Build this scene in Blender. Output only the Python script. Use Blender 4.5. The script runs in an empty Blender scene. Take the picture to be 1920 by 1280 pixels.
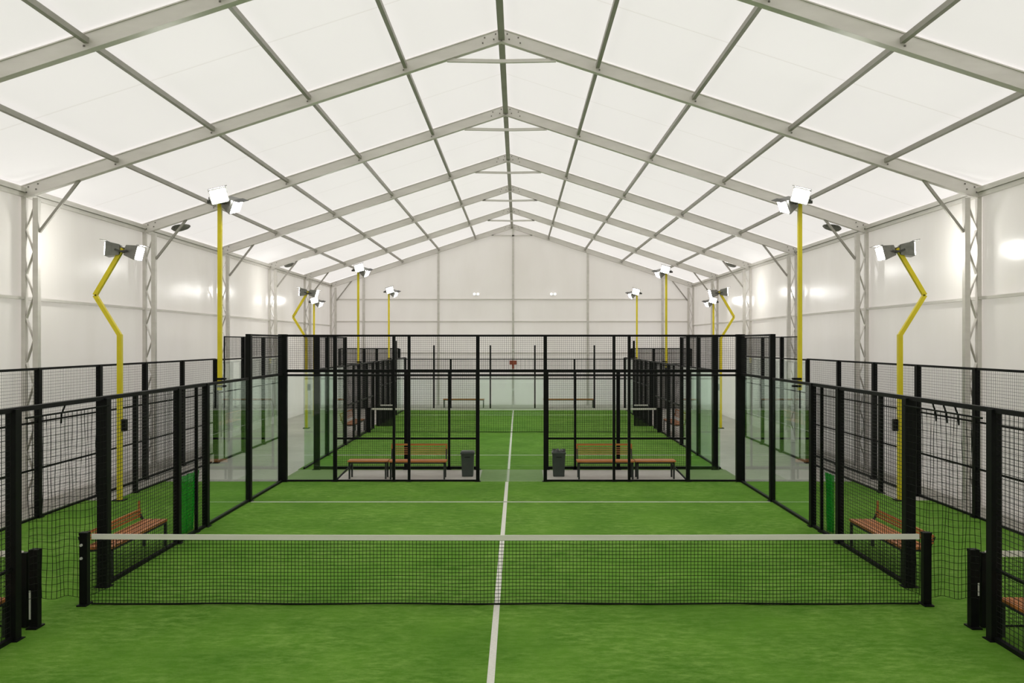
import bpy, math, random
from mathutils import Vector, Matrix
random.seed(7)
sc = bpy.context.scene
COL = sc.collection

# ------------------------------------------------------------------ camera, world, exposure
CAMX, CAMZ = 0.167, 3.388
cam_data = bpy.data.cameras.new('camera')
cam_data.sensor_fit = 'HORIZONTAL'; cam_data.sensor_width = 36.0
cam_data.lens = 1700 / 1920 * 36
cam_data.shift_x = -12 / 1920
cam_data.shift_y = 2 / 1920
cam_data.clip_end = 300
cam = bpy.data.objects.new('camera', cam_data); COL.objects.link(cam)
cam.location = (CAMX, 0, CAMZ); cam.rotation_euler = (math.pi / 2, 0, 0)
sc.camera = cam

world = bpy.data.worlds.new('overcast_sky'); sc.world = world
world.use_nodes = True
bg = world.node_tree.nodes['Background']
bg.inputs[0].default_value = (1.0, 0.958, 0.955, 1)
bg.inputs[1].default_value = 1.68
WALL_T = 0.22                            # share of daylight the wall sheeting lets through
LENS_POWER = 80.0                       # floodlight glass

sc.view_settings.view_transform = 'Standard'
sc.view_settings.look = 'None'
sc.view_settings.exposure = 0.0
sc.view_settings.gamma = 1.0
sc.view_settings.use_curve_mapping = False
sc.cycles.max_bounces = 10
sc.cycles.diffuse_bounces = 5
sc.cycles.glossy_bounces = 4
sc.cycles.transmission_bounces = 8
sc.cycles.transparent_max_bounces = 40
sc.cycles.sample_clamp_indirect = 4.0
sc.cycles.use_denoising = True

# ------------------------------------------------------------------ materials
def mat_base(name):
    m = bpy.data.materials.new(name); m.use_nodes = True
    nt = m.node_tree; nt.nodes.clear()
    out = nt.nodes.new('ShaderNodeOutputMaterial')
    return m, nt, out

def noise(nt, scale, detail=4, rough=0.55, stretch=None, coord='Object'):
    tc = nt.nodes.new('ShaderNodeTexCoord')
    mp = nt.nodes.new('ShaderNodeMapping')
    nt.links.new(tc.outputs[coord], mp.inputs[0])
    if stretch: mp.inputs['Scale'].default_value = stretch
    n = nt.nodes.new('ShaderNodeTexNoise')
    n.inputs['Scale'].default_value = scale; n.inputs['Detail'].default_value = detail
    n.inputs['Roughness'].default_value = rough
    nt.links.new(mp.outputs[0], n.inputs['Vector'])
    return n.outputs['Fac']

def ramp(nt, fac, c0, c1, p0=0.3, p1=0.7):
    r = nt.nodes.new('ShaderNodeValToRGB')
    r.color_ramp.elements[0].position = p0; r.color_ramp.elements[1].position = p1
    r.color_ramp.elements[0].color = (*c0, 1); r.color_ramp.elements[1].color = (*c1, 1)
    nt.links.new(fac, r.inputs[0])
    return r.outputs[0]

def mixc(nt, fac, a, b, mode='MIX'):
    m = nt.nodes.new('ShaderNodeMix'); m.data_type = 'RGBA'; m.blend_type = mode
    if isinstance(fac, (int, float)): m.inputs[0].default_value = fac
    else: nt.links.new(fac, m.inputs[0])
    for i, v in ((6, a), (7, b)):
        if isinstance(v, tuple): m.inputs[i].default_value = (*v, 1)
        else: nt.links.new(v, m.inputs[i])
    return m.outputs[2]

def pbr(name, c0, c1=None, scale=6, rough=0.5, metal=0.0, stretch=None, bump=0.0, bscale=60, spec=0.5, detail=4):
    m, nt, out = mat_base(name)
    b = nt.nodes.new('ShaderNodeBsdfPrincipled')
    b.inputs['Roughness'].default_value = rough; b.inputs['Metallic'].default_value = metal
    b.inputs['Specular IOR Level'].default_value = spec
    if c1 is None: c1 = tuple(min(1, v * 1.12) for v in c0)
    nt.links.new(ramp(nt, noise(nt, scale, detail, stretch=stretch), c0, c1), b.inputs['Base Color'])
    if bump:
        bp = nt.nodes.new('ShaderNodeBump'); bp.inputs['Strength'].default_value = bump
        bp.inputs['Distance'].default_value = 0.01
        nt.links.new(noise(nt, bscale, 3), bp.inputs['Height']); nt.links.new(bp.outputs[0], b.inputs['Normal'])
    nt.links.new(b.outputs[0], out.inputs[0])
    return m

M = {}
M['black'] = pbr('black_powder_coat', (0.0045, 0.005, 0.0048), (0.007, 0.0078, 0.0074), 9, 0.5, spec=0.12)
M['wire'] = pbr('black_wire', (0.008, 0.009, 0.0085), (0.012, 0.013, 0.012), 20, 0.6, spec=0.25)
M['cord'] = pbr('black_netting', (0.010, 0.012, 0.010), (0.014, 0.016, 0.013), 20, 0.9, spec=0.1)
M['alu'] = pbr('pale_aluminium', (0.65, 0.625, 0.585), (0.74, 0.715, 0.675), 1.3, 0.42, metal=0.25, stretch=(1, 1, 4), spec=0.4)
M['alu_dark'] = pbr('dull_aluminium', (0.35, 0.335, 0.30), (0.42, 0.40, 0.365), 2.0, 0.5, metal=0.2, spec=0.35)
M['bolt'] = pbr('zinc_bolt', (0.16, 0.15, 0.13), None, 30, 0.5, metal=0.5)
M['yellow'] = pbr('yellow_paint', (0.80, 0.64, 0.018), (0.88, 0.73, 0.03), 3, 0.38, spec=0.4)
M['wood'] = pbr('orange_stained_timber', (0.42, 0.135, 0.028), (0.60, 0.22, 0.05), 9, 0.5, stretch=(1, 1, 12), detail=6)
M['bench_metal'] = pbr('dark_bench_iron', (0.013, 0.018, 0.016), (0.02, 0.026, 0.022), 9, 0.5)
M['tape'] = pbr('white_net_tape', (0.84, 0.81, 0.76), (0.90, 0.88, 0.84), 5, 0.8, stretch=(0.4, 1, 3), spec=0.2)
M['white'] = pbr('white_plastic', (0.78, 0.78, 0.75), None, 8, 0.4)
M['sticker'] = pbr('grey_white_sticker', (0.55, 0.55, 0.52), None, 20, 0.5)
M['red'] = pbr('red_enamel', (0.36, 0.075, 0.04), (0.42, 0.10, 0.05), 12, 0.5)
M['bin'] = pbr('grey_green_plastic', (0.040, 0.050, 0.045), (0.052, 0.063, 0.057), 6, 0.45)
M['bag'] = pbr('bin_liner', (0.018, 0.022, 0.02), (0.05, 0.055, 0.05), 14, 0.3, bump=0.4, bscale=18)
M['lamp_body'] = pbr('dark_cast_aluminium', (0.055, 0.056, 0.05), (0.085, 0.086, 0.078), 14, 0.4, metal=0.4)
M['reflector'] = pbr('pale_lamp_shell', (0.17, 0.17, 0.155), (0.24, 0.24, 0.22), 10, 0.3, metal=0.5)
M['line'] = pbr('white_turf_line', (0.72, 0.71, 0.64), (0.82, 0.81, 0.75), 30, 0.95, spec=0.1)
M['line_reflection'] = pbr('painted_line_reflection', (0.50, 0.52, 0.42), (0.58, 0.60, 0.5), 30, 0.95, spec=0.1)  # paler tone paints the centre line's reflection in the back glass
M['shadow'] = pbr('painted_shadow', (0.10, 0.10, 0.085), (0.24, 0.235, 0.21), 7, 0.8)  # mottled grey of the shadows modelled on the roof

def turf_material(name, dark, mid, light):
    m, nt, out = mat_base(name)
    b = nt.nodes.new('ShaderNodeBsdfPrincipled')
    b.inputs['Roughness'].default_value = 0.9; b.inputs['Specular IOR Level'].default_value = 0.12
    patch = ramp(nt, noise(nt, 0.85, 3, 0.5), dark, mid, 0.34, 0.66)
    streak = noise(nt, 5.6, 9, 0.78, stretch=(0.75, 1.6, 1))
    big = ramp(nt, noise(nt, 0.55, 3, 0.6), (0.3, 0.3, 0.3), (1, 1, 1), 0.36, 0.58)
    c = mixc(nt, mixc(nt, 1.0, ramp(nt, streak, (0, 0, 0), (0.95, 0.95, 0.95), 0.43, 0.68), big, 'MULTIPLY'), patch, light)
    fib = noise(nt, 130, 2, 0.6)
    c = mixc(nt, 0.30, c, ramp(nt, fib, (0.45, 0.45, 0.45), (1.0, 1.0, 1.0), 0.25, 0.75), 'MULTIPLY')
    nt.links.new(c, b.inputs['Base Color'])
    bp = nt.nodes.new('ShaderNodeBump'); bp.inputs['Strength'].default_value = 0.55; bp.inputs['Distance'].default_value = 0.012
    nt.links.new(noise(nt, 90, 3, 0.7), bp.inputs['Height']); nt.links.new(bp.outputs[0], b.inputs['Normal'])
    nt.links.new(b.outputs[0], out.inputs[0])
    return m
M['turf'] = turf_material('green_sand_filled_turf', (0.088, 0.235, 0.016), (0.130, 0.308, 0.026), (0.255, 0.440, 0.085))
M['turf_reflection'] = turf_material('painted_turf_reflection', (0.25, 0.36, 0.15), (0.28, 0.39, 0.18), (0.33, 0.42, 0.22))  # pale green paints the near turf's reflection in the back glass

# concrete
m, nt, out = mat_base('grey_concrete')
b = nt.nodes.new('ShaderNodeBsdfPrincipled'); b.inputs['Roughness'].default_value = 0.55
b.inputs['Specular IOR Level'].default_value = 0.3
c = ramp(nt, noise(nt, 0.5, 5, 0.6), (0.47, 0.445, 0.40), (0.61, 0.585, 0.535), 0.3, 0.7)
c = mixc(nt, 0.5, c, ramp(nt, noise(nt, 5, 6, 0.7), (0.72, 0.72, 0.72), (1, 1, 1), 0.25, 0.7), 'MULTIPLY')
nt.links.new(c, b.inputs['Base Color']); nt.links.new(b.outputs[0], out.inputs[0]); M['concrete'] = m

# PVC wall sheeting: white, slightly glossy, with faint welded seams
m, nt, out = mat_base('white_pvc_wall_sheet')
b = nt.nodes.new('ShaderNodeBsdfPrincipled'); b.inputs['Roughness'].default_value = 0.20
b.inputs['Specular IOR Level'].default_value = 0.5
c = ramp(nt, noise(nt, 0.22, 3, 0.5), (0.76, 0.735, 0.69), (0.83, 0.81, 0.77), 0.3, 0.7)
c = mixc(nt, 0.35, c, ramp(nt, noise(nt, 0.9, 5, 0.6, stretch=(1, 1, 0.25)), (0.90, 0.89, 0.87), (1, 1, 1), 0.3, 0.6), 'MULTIPLY')
nt.links.new(c, b.inputs['Base Color'])
bp = nt.nodes.new('ShaderNodeBump'); bp.inputs['Strength'].default_value = 0.25; bp.inputs['Distance'].default_value = 0.05
nt.links.new(noise(nt, 0.7, 2), bp.inputs['Height']); nt.links.new(bp.outputs[0], b.inputs['Normal'])
t = nt.nodes.new('ShaderNodeBsdfTranslucent'); nt.links.new(c, t.inputs[0]); mx = nt.nodes.new('ShaderNodeMixShader'); mx.inputs[0].default_value = WALL_T
nt.links.new(b.outputs[0], mx.inputs[1]); nt.links.new(t.outputs[0], mx.inputs[2])
nt.links.new(mx.outputs[0], out.inputs[0]); M['wall'] = m

# roof membrane: translucent white PVC, welded seam halfway between two frames
m, nt, out = mat_base('translucent_roof_membrane')
tc = nt.nodes.new('ShaderNodeTexCoord'); sp = nt.nodes.new('ShaderNodeSeparateXYZ')
nt.links.new(tc.outputs['Object'], sp.inputs[0])
def mth(op, a, bb):
    n = nt.nodes.new('ShaderNodeMath'); n.operation = op
    for i, v in ((0, a), (1, bb)):
        if isinstance(v, (int, float)): n.inputs[i].default_value = v
        else: nt.links.new(v, n.inputs[i])
    return n.outputs[0]
seam = mth('LESS_THAN', mth('ABSOLUTE', mth('SUBTRACT', mth('MODULO', mth('ADD', sp.outputs['Y'], 61 - 12.6), 6.1), 3.05), 0), 0.022)
col = mixc(nt, seam, (0.86, 0.855, 0.835), (0.79, 0.78, 0.75))
col = mixc(nt, 0.25, col, ramp(nt, noise(nt, 0.15, 3), (0.94, 0.94, 0.93), (1, 1, 1), 0.3, 0.6), 'MULTIPLY')
d = nt.nodes.new('ShaderNodeBsdfDiffuse'); t = nt.nodes.new('ShaderNodeBsdfTranslucent'); mx = nt.nodes.new('ShaderNodeMixShader')
nt.links.new(col, d.inputs[0]); nt.links.new(col, t.inputs[0]); mx.inputs[0].default_value = 0.5
nt.links.new(d.outputs[0], mx.inputs[1]); nt.links.new(t.outputs[0], mx.inputs[2]); nt.links.new(mx.outputs[0], out.inputs[0])
M['membrane'] = m

def glass_material(name, tint, ior):
    m, nt, out = mat_base(name)
    geo = nt.nodes.new('ShaderNodeNewGeometry'); dt = nt.nodes.new('ShaderNodeVectorMath'); dt.operation = 'DOT_PRODUCT'
    nt.links.new(geo.outputs['Normal'], dt.inputs[0]); nt.links.new(geo.outputs['Incoming'], dt.inputs[1])
    def mm(op, a, b_=0.0):
        n = nt.nodes.new('ShaderNodeMath'); n.operation = op
        for i, v in ((0, a), (1, b_)):
            if isinstance(v, (int, float)): n.inputs[i].default_value = v
            else: nt.links.new(v, n.inputs[i])
        return n.outputs[0]
    f0 = ((ior - 1) / (ior + 1)) ** 2
    refl = mm('ADD', f0, mm('MULTIPLY', 1 - f0, mm('POWER', mm('SUBTRACT', 1.0, mm('ABSOLUTE', dt.outputs['Value'])), 5.0)))
    tr = nt.nodes.new('ShaderNodeBsdfTransparent'); tr.inputs[0].default_value = (*tint, 1)
    gl = nt.nodes.new('ShaderNodeBsdfGlossy'); gl.inputs['Roughness'].default_value = 0.0
    gl.inputs[0].default_value = (0.95, 1, 0.97, 1)
    mx = nt.nodes.new('ShaderNodeMixShader')
    nt.links.new(refl, mx.inputs[0]); nt.links.new(tr.outputs[0], mx.inputs[1]); nt.links.new(gl.outputs[0], mx.inputs[2])
    nt.links.new(mx.outputs[0], out.inputs[0])
    return m
M['glass'] = glass_material('toughened_court_glass', (0.935, 0.975, 0.955), 1.50)

m, nt, out = mat_base('floodlight_glass')
e = nt.nodes.new('ShaderNodeEmission'); e.inputs[0].default_value = (1, 0.985, 0.95, 1); e.inputs[1].default_value = LENS_POWER
nt.links.new(e.outputs[0], out.inputs[0]); M['lens'] = m
m, nt, out = mat_base('emergency_lamp_glass')
e = nt.nodes.new('ShaderNodeEmission'); e.inputs[0].default_value = (1, 1, 1, 1); e.inputs[1].default_value = 1.6
nt.links.new(e.outputs[0], out.inputs[0]); M['small_lens'] = m

m, nt, out = mat_base('green_scrim_cloth')
d = nt.nodes.new('ShaderNodeBsdfDiffuse'); t = nt.nodes.new('ShaderNodeBsdfTranslucent'); tr = nt.nodes.new('ShaderNodeBsdfTransparent')
cc = ramp(nt, noise(nt, 9, 3), (0.008, 0.40, 0.03), (0.02, 0.62, 0.06))
nt.links.new(cc, d.inputs[0]); nt.links.new(cc, t.inputs[0])
m1 = nt.nodes.new('ShaderNodeMixShader'); m1.inputs[0].default_value = 0.5
m2 = nt.nodes.new('ShaderNodeMixShader'); m2.inputs[0].default_value = 0.48
tr.inputs[0].default_value = (0.75, 0.95, 0.75, 1)
nt.links.new(d.outputs[0], m1.inputs[1]); nt.links.new(t.outputs[0], m1.inputs[2])
nt.links.new(m1.outputs[0], m2.inputs[1]); nt.links.new(tr.outputs[0], m2.inputs[2]); nt.links.new(m2.outputs[0], out.inputs[0])
M['scrim'] = m

# ------------------------------------------------------------------ mesh helpers
class MB:
    def __init__(s): s.v = []; s.f = []
    def add(s, vs, fs):
        o = len(s.v); s.v += [tuple(v) for v in vs]; s.f += [tuple(o + i for i in f) for f in fs]; return s
    def box(s, x0, x1, y0, y1, z0, z1):
        x0, x1 = sorted((x0, x1)); y0, y1 = sorted((y0, y1)); z0, z1 = sorted((z0, z1))
        vs = [(x, y, z) for z in (z0, z1) for y in (y0, y1) for x in (x0, x1)]
        return s.add(vs, [(0, 2, 3, 1), (4, 5, 7, 6), (0, 1, 5, 4), (2, 6, 7, 3), (0, 4, 6, 2), (1, 3, 7, 5)])
    def beam(s, p, q, w, h, up=(0, 0, 1), off=(0, 0), cap=True):
        p, q = Vector(p), Vector(q); a = (q - p).normalized(); u = Vector(up)
        side = a.cross(u)
        if side.length < 1e-4: side = a.cross(Vector((1, 0, 0)))
        side.normalize(); u = side.cross(a).normalized()
        sh = side * off[0] + u * off[1]
        r = [(-w / 2, -h / 2), (w / 2, -h / 2), (w / 2, h / 2), (-w / 2, h / 2)]
        vs = [p + sh + side * i + u * j for i, j in r] + [q + sh + side * i + u * j for i, j in r]
        fs = [(0, 1, 5, 4), (1, 2, 6, 5), (2, 3, 7, 6), (3, 0, 4, 7)]
        if cap: fs += [(3, 2, 1, 0), (4, 5, 6, 7)]
        return s.add(vs, fs)
    def tube(s, pts, r, n=8, cap=True):
        pts = [Vector(p) for p in pts]; rings = []
        prev = None
        for i, p in enumerate(pts):
            a = (pts[min(i + 1, len(pts) - 1)] - pts[max(i - 1, 0)]).normalized()
            ref = Vector((0, 0, 1)) if abs(a.z) < 0.9 else Vector((0, 1, 0))
            x = a.cross(ref).normalized()
            if prev is not None and x.dot(prev) < 0: x = -x
            prev = x; y = a.cross(x)
            rr = r[i] if isinstance(r, (list, tuple)) else r
            rings.append([p + x * math.cos(2 * math.pi * k / n) * rr + y * math.sin(2 * math.pi * k / n) * rr for k in range(n)])
        vs = [v for ring in rings for v in ring]; fs = []
        for i in range(len(rings) - 1):
            for k in range(n):
                fs.append((i * n + k, i * n + (k + 1) % n, (i + 1) * n + (k + 1) % n, (i + 1) * n + k))
        if cap: fs += [tuple(reversed(range(n))), tuple((len(rings) - 1) * n + k for k in range(n))]
        return s.add(vs, fs)
    def frustum(s, base, top, z0, z1):
        (ax0, ax1, ay0, ay1), (bx0, bx1, by0, by1) = base, top
        vs = [(ax0, ay0, z0), (ax1, ay0, z0), (ax1, ay1, z0), (ax0, ay1, z0), (bx0, by0, z1), (bx1, by0, z1), (bx1, by1, z1), (bx0, by1, z1)]
        return s.add(vs, [(3, 2, 1, 0), (4, 5, 6, 7), (0, 1, 5, 4), (1, 2, 6, 5), (2, 3, 7, 6), (3, 0, 4, 7)])

def link(name, mb, mat, parent=None, smooth=False, bevel=0.0):
    """One mesh object.  The mesh is written in world metres; a part's is stored relative to its thing's base."""
    me = bpy.data.meshes.new(name)
    base = Vector((0, 0, 0)); p = parent
    while p is not None:
        base += Vector(p.location); p = p.parent
    me.from_pydata([tuple(Vector(v) - base) for v in mb.v], [], mb.f)
    me.materials.append(mat if not isinstance(mat, str) else M[mat])
    if smooth:
        for f in me.polygons: f.use_smooth = True
    o = bpy.data.objects.new(name, me); COL.objects.link(o)
    if parent is not None: o.parent = parent
    if bevel:
        b = o.modifiers.new('bevel', 'BEVEL'); b.width = bevel; b.segments = 2; b.limit_method = 'ANGLE'
    return o

def thing(name, label, cat, loc, group=None):
    o = bpy.data.objects.new(name, None); COL.objects.link(o); o.empty_display_size = 0.2
    o.location = loc; o['label'] = label; o['category'] = cat
    if group: o['group'] = group
    return o

def solo(name, mb, mat, label, cat, loc, group=None, **k):
    """A thing that is one mesh: origin at its base."""
    o = link(name, MB(), mat); me = o.data
    me.from_pydata([tuple(Vector(v) - Vector(loc)) for v in mb.v], [], mb.f)
    o.location = loc; o['label'] = label; o['category'] = cat
    if group: o['group'] = group
    return o

def struct(name, mb, mat):
    o = link(name, mb, mat); o['kind'] = 'structure'; return o

def grid_y(mb, x, y0, y1, z0, z1, sy, sz, t=0.006):
    """wire mesh standing in a plane of constant x"""
    n = max(1, round((y1 - y0) / sy))
    for i in range(n + 1):
        y = y0 + (y1 - y0) * i / n; mb.beam((x, y, z0), (x, y, z1), t, t, (0, 1, 0), cap=False)
    n = max(1, round((z1 - z0) / sz))
    for i in range(n + 1):
        z = z0 + (z1 - z0) * i / n; mb.beam((x, y0, z), (x, y1, z), t, t, cap=False)
    return mb

def grid_x(mb, y, x0, x1, z0, z1, sx, sz, t=0.006, sag=None):
    n = max(1, round(abs(x1 - x0) / sx))
    for i in range(n + 1):
        x = x0 + (x1 - x0) * i / n; mb.beam((x, y, z0), (x, y, z1), t, t, (0, 1, 0), cap=False)
    n = max(1, round((z1 - z0) / sz))
    for i in range(n + 1):
        z = z0 + (z1 - z0) * i / n; mb.beam((x0, y, z), (x1, y, z), t, t, cap=False)
    return mb

# ------------------------------------------------------------------ the hall
HCX, HALF, ZA, SLOPE = -0.18, 9.86, 9.84, 0.327
YB, YF = 49.2, -6.0
def zr(x): return ZA - SLOPE * abs(x - HCX)
XL, XR = HCX - HALF - 0.04, HCX + HALF + 0.04
EAVE = zr(XL)

struct('floor', MB().box(XL - 0.3, XR + 0.3, YF, YB + 0.3, -0.12, 0), 'concrete')
struct('wall_left', MB().add([(XL, YF, 0), (XL, YB + .02, 0), (XL, YB + .02, EAVE + .02), (XL, YF, EAVE + .02)], [(3, 2, 1, 0)]), 'wall')
struct('wall_right', MB().add([(XR, YF, 0), (XR, YB + .02, 0), (XR, YB + .02, EAVE + .02), (XR, YF, EAVE + .02)], [(0, 1, 2, 3)]), 'wall')
def gable(y, flip):
    vs = [(x, y, z) for x, z in ((XL - 0.01, 0), (XR + 0.01, 0), (XR + 0.01, EAVE + .01), (HCX, ZA + .01), (XL - 0.01, EAVE + .01))]
    return MB().add(vs, [(4, 3, 2, 1, 0) if flip else (0, 1, 2, 3, 4)])
struct('wall_back', gable(YB + 0.02, False), 'wall')
struct('wall_front', gable(YF, True), 'wall')
mb = MB(); zo = 0.012
mb.add([(XL - 0.05, YF, EAVE + zo), (HCX, YF, ZA + zo), (XR + 0.05, YF, EAVE + zo), (XL - 0.05, YB + 0.06, EAVE + zo), (HCX, YB + 0.06, ZA + zo), (XR + 0.05, YB + 0.06, EAVE + zo)],
       [(0, 3, 4, 1), (1, 4, 5, 2)])
struct('ceiling', mb, 'membrane')

# turf: near court with its side strips, far court
mb = MB(); mb.box(-9.25, 9.0, YF + 0.1, 19.4, 0.0, 0.012); mb.box(-8.5, 8.3, 19.4, 22.05, 0.0, 0.012)
struct('floor_turf_near', mb, 'turf')
struct('floor_turf_far', MB().box(-5.70, 5.62, 24.15, 46.4, 0.0, 0.012), 'turf')
mb = MB()  # turf reflected in the glass panes, laid as coloured bands on the concrete
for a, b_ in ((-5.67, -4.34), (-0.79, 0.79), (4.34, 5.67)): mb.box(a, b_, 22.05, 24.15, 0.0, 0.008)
struct('floor_turf_reflection', mb, 'turf_reflection')

# painted lines
LX = -0.09
def line(x0, x1, y0, y1, label, mat='line', z=0.012):
    solo('court_line', MB().box(x0, x1, y0, y1, z, z + 0.004), mat, label, 'court line', ((x0 + x1) / 2, (y0 + y1) / 2, z), 'white lines on the turf')
line(LX - 0.028 - 0.03, LX + 0.028 - 0.01, 1.0, 21.98, 'long white centre line running under the near net')
line(-5.5, 5.5, 19.18, 19.235, 'white service line across the near court behind the net')
line(LX - 0.03, LX + 0.03, 22.06, 24.14, 'pale painted reflection of the centre line in the gap between the two courts', 'line_reflection', 0.008)  # reflected centre line, put in as a pale strip
line(LX - 0.03, LX + 0.03, 24.2, 46.0, 'white centre line of the far court beyond the benches')
line(-5.45, 5.4, 27.17, 27.23, 'white service line crossing the far court just behind the benches')
line(-5.45, 5.4, 42.2, 42.26, 'faint white service line farthest away, near the end glass')

# portal frames
FR = [13.2, 18.65, 24.65, 30.9, 37.0, 43.1, 49.1]
ORD = ['nearest', 'second', 'third', 'fourth', 'fifth', 'sixth']
def portal(y, i):
    lab = 'pale aluminium portal frame %s' % (
        ['cut off by the top corners of the photo', 'second from the front, its peak near the top edge',
         'third from the front, level with the near straight floodlights', 'fourth from the front',
         'fifth from the front', 'sixth, next to the end wall', 'against the white end wall'][i])
    r = thing('portal_frame', lab, 'roof frame', (HCX, y, 0), 'portal frames of the hall')
    for s in (-1, 1):
        xe = HCX + s * (HALF - 0.01)
        p, q = (HCX, y, ZA - 0.15), (xe, y, zr(xe) - 0.15)
        mb = MB().beam(p, q, 0.11, 0.22)
        mb.beam(p, q, 0.15, 0.018, off=(0, 0.118)); mb.beam(p, q, 0.15, 0.018, off=(0, -0.118))
        rf = link('rafter', mb, 'alu', r)
        bm_ = MB()
        for t in (0.012, 0.035, 0.2, 0.4, 0.6, 0.8, 0.965, 0.985):
            c0 = Vector(p).lerp(Vector(q), t)
            for dz in ((0.06, -0.05) if t in (0.012, 0.035, 0.965, 0.985) else (0.05, -0.07)):
                dx = 0.04 * s if dz < 0 else 0
                bm_.beam(c0 + Vector((dx, -0.05, dz)), c0 + Vector((dx, -0.066, dz)), 0.028, 0.028)
        link('bolts', bm_, 'bolt', rf)['kind'] = 'stuff'
        # column: outer chord carries inner chord and lacing
        zt = zr(xe) - 0.26
        xo = HCX + s * (HALF - 0.05); xi = HCX + s * (HALF - 0.30)
        cb = MB().box(xo - 0.045, xo + 0.045, y - 0.05, y + 0.05, 0, zt + 0.12)
        cb.box(xi - 0.08, xo + 0.08, y - 0.12, y + 0.12, 0, 0.02)
        c = link('column', cb, 'alu', r)
        link('inner_chord', MB().box(xi - 0.055, xi + 0.055, y - 0.06, y + 0.06, 0.02, zt), 'alu', c)
        lac = MB(); n = 13; zz = [0.25 + (zt - 0.45) * k / n for k in range(n + 1)]
        a_, b_ = (xo - s * 0.045), (xi + s * 0.055)
        for k in range(n):
            x0, x1 = (a_, b_) if k % 2 == 0 else (b_, a_)
            lac.beam((x0, y, zz[k]), (x1, y, zz[k + 1]), 0.09, 0.012, (0, 1, 0) if False else (0, 0, 1))
        link('lacing', lac, 'alu', c)
        link('knee_brace', MB().beam((xi - s * 0.055, y, 5.66), (HCX + s * 8.68, y, zr(HCX + s * 8.68) - 0.27), 0.055, 0.055), 'alu_dark', r)
    zt_ = zr(HCX + 1.1) - 0.30
    tb = MB().beam((HCX - 1.12, y, zt_ + 0.01), (HCX, y, zt_ - 0.012), 0.06, 0.07).beam((HCX, y, zt_ - 0.012), (HCX + 1.12, y, zt_ + 0.01), 0.06, 0.07)
    tb.box(HCX - 1.1, HCX - 1.0, y - 0.03, y + 0.03, zt_, zt_ + 0.07); tb.box(HCX + 1.0, HCX + 1.1, y - 0.03, y + 0.03, zt_, zt_ + 0.07)
    link('collar_tie', tb, 'alu', r)
for i, y in enumerate(FR): portal(y, i)

# purlins
PN = {0: 'at the ridge', 1: 'first', 2: 'second', 3: 'third', 4: 'fourth'}
for k in range(-4, 5):
    x = HCX + k * HALF / 5; z = zr(x) - (0.14 if k else 0.20)
    lab = 'dark grey ridge purlin running along the peak of the roof' if k == 0 else 'grey roof purlin, %s to the %s of the ridge' % (PN[abs(k)], 'left' if k < 0 else 'right')
    w, h = (0.075, 0.085) if k else (0.13, 0.10)
    solo('roof_purlin', MB().box(x - w / 2, x + w / 2, 0.4, YB - 0.0, z - h / 2, z + h / 2), 'alu_dark', lab, 'roof beam', (x, 0.4, z), 'purlins under the roof membrane')
for s, nm in ((-1, 'left'), (1, 'right')):
    x = HCX + s * (HALF - 0.03)
    mb = MB().box(x - 0.04, x + 0.04, 0.4, YB, 6.38, 6.46).box(x - 0.05 - s * 0.03, x + 0.05 - s * 0.03, 0.4, YB, 6.47, 6.56)
    solo('eave_beam', mb, 'alu', 'pale eave beam along the top of the %s wall' % nm, 'roof beam', (x, 0.4, 6.38), 'eave beams')
    x = HCX + s * (HALF - 0.04)
    solo('wall_rail', MB().box(x - 0.035, x + 0.035, 0.4, YB, 4.27, 4.33), 'alu', 'grey horizontal rail along the middle of the %s wall' % nm, 'wall rail', (x, 0.4, 4.27), 'rails on the white walls')
for z, lab in ((5.72, 'topmost grey rail across the white end wall'), (4.52, 'middle grey rail across the white end wall'), (2.82, 'lowest grey rail across the end wall, seen through mesh')):
    solo('wall_rail', MB().box(XL + 0.3, XR - 0.3, YB - 0.07, YB - 0.01, z - 0.035, z + 0.035), 'alu', lab, 'wall rail', (HCX, YB - 0.04, z - 0.035), 'rails on the white walls')
for k, lab in ((-2, 'leftmost'), (-1, 'second from left'), (0, 'middle'), (1, 'second from right'), (2, 'rightmost')):
    x = HCX + 0.06 + k * 4.05
    solo('end_wall_post', MB().box(x - 0.06, x + 0.06, YB - 0.13, YB - 0.0, 0, zr(x) - 0.2), 'alu', '%s grey post standing against the white end wall' % lab, 'wall post', (x, YB - 0.06, 0), 'posts of the end wall')
# dark grey sheets standing in for shadows on the membrane above the eaves
for x, y, lab in ((HCX - 9.45, 26.3, 'dark grey painted shadow on the roof above the left wall, nearer one'), (HCX + 9.45, 26.3, 'dark grey painted shadow on the roof above the right wall, nearer one'),
                  (HCX - 9.45, 38.9, 'small dark grey painted shadow on the roof far along the left wall'), (HCX + 9.45, 38.9, 'small dark grey painted shadow on the roof far along the right wall')):
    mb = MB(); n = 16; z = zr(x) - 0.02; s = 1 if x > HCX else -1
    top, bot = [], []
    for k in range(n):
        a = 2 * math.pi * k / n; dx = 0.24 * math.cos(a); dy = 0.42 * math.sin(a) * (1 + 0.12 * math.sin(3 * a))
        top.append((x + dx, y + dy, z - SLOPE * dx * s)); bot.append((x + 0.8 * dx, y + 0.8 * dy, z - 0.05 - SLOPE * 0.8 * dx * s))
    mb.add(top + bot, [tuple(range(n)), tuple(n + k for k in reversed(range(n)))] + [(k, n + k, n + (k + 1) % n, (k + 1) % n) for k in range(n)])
    solo('shadow_patch', mb, 'shadow', lab, 'shadow', (x, y, z), 'painted shadows above the eaves')

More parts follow.
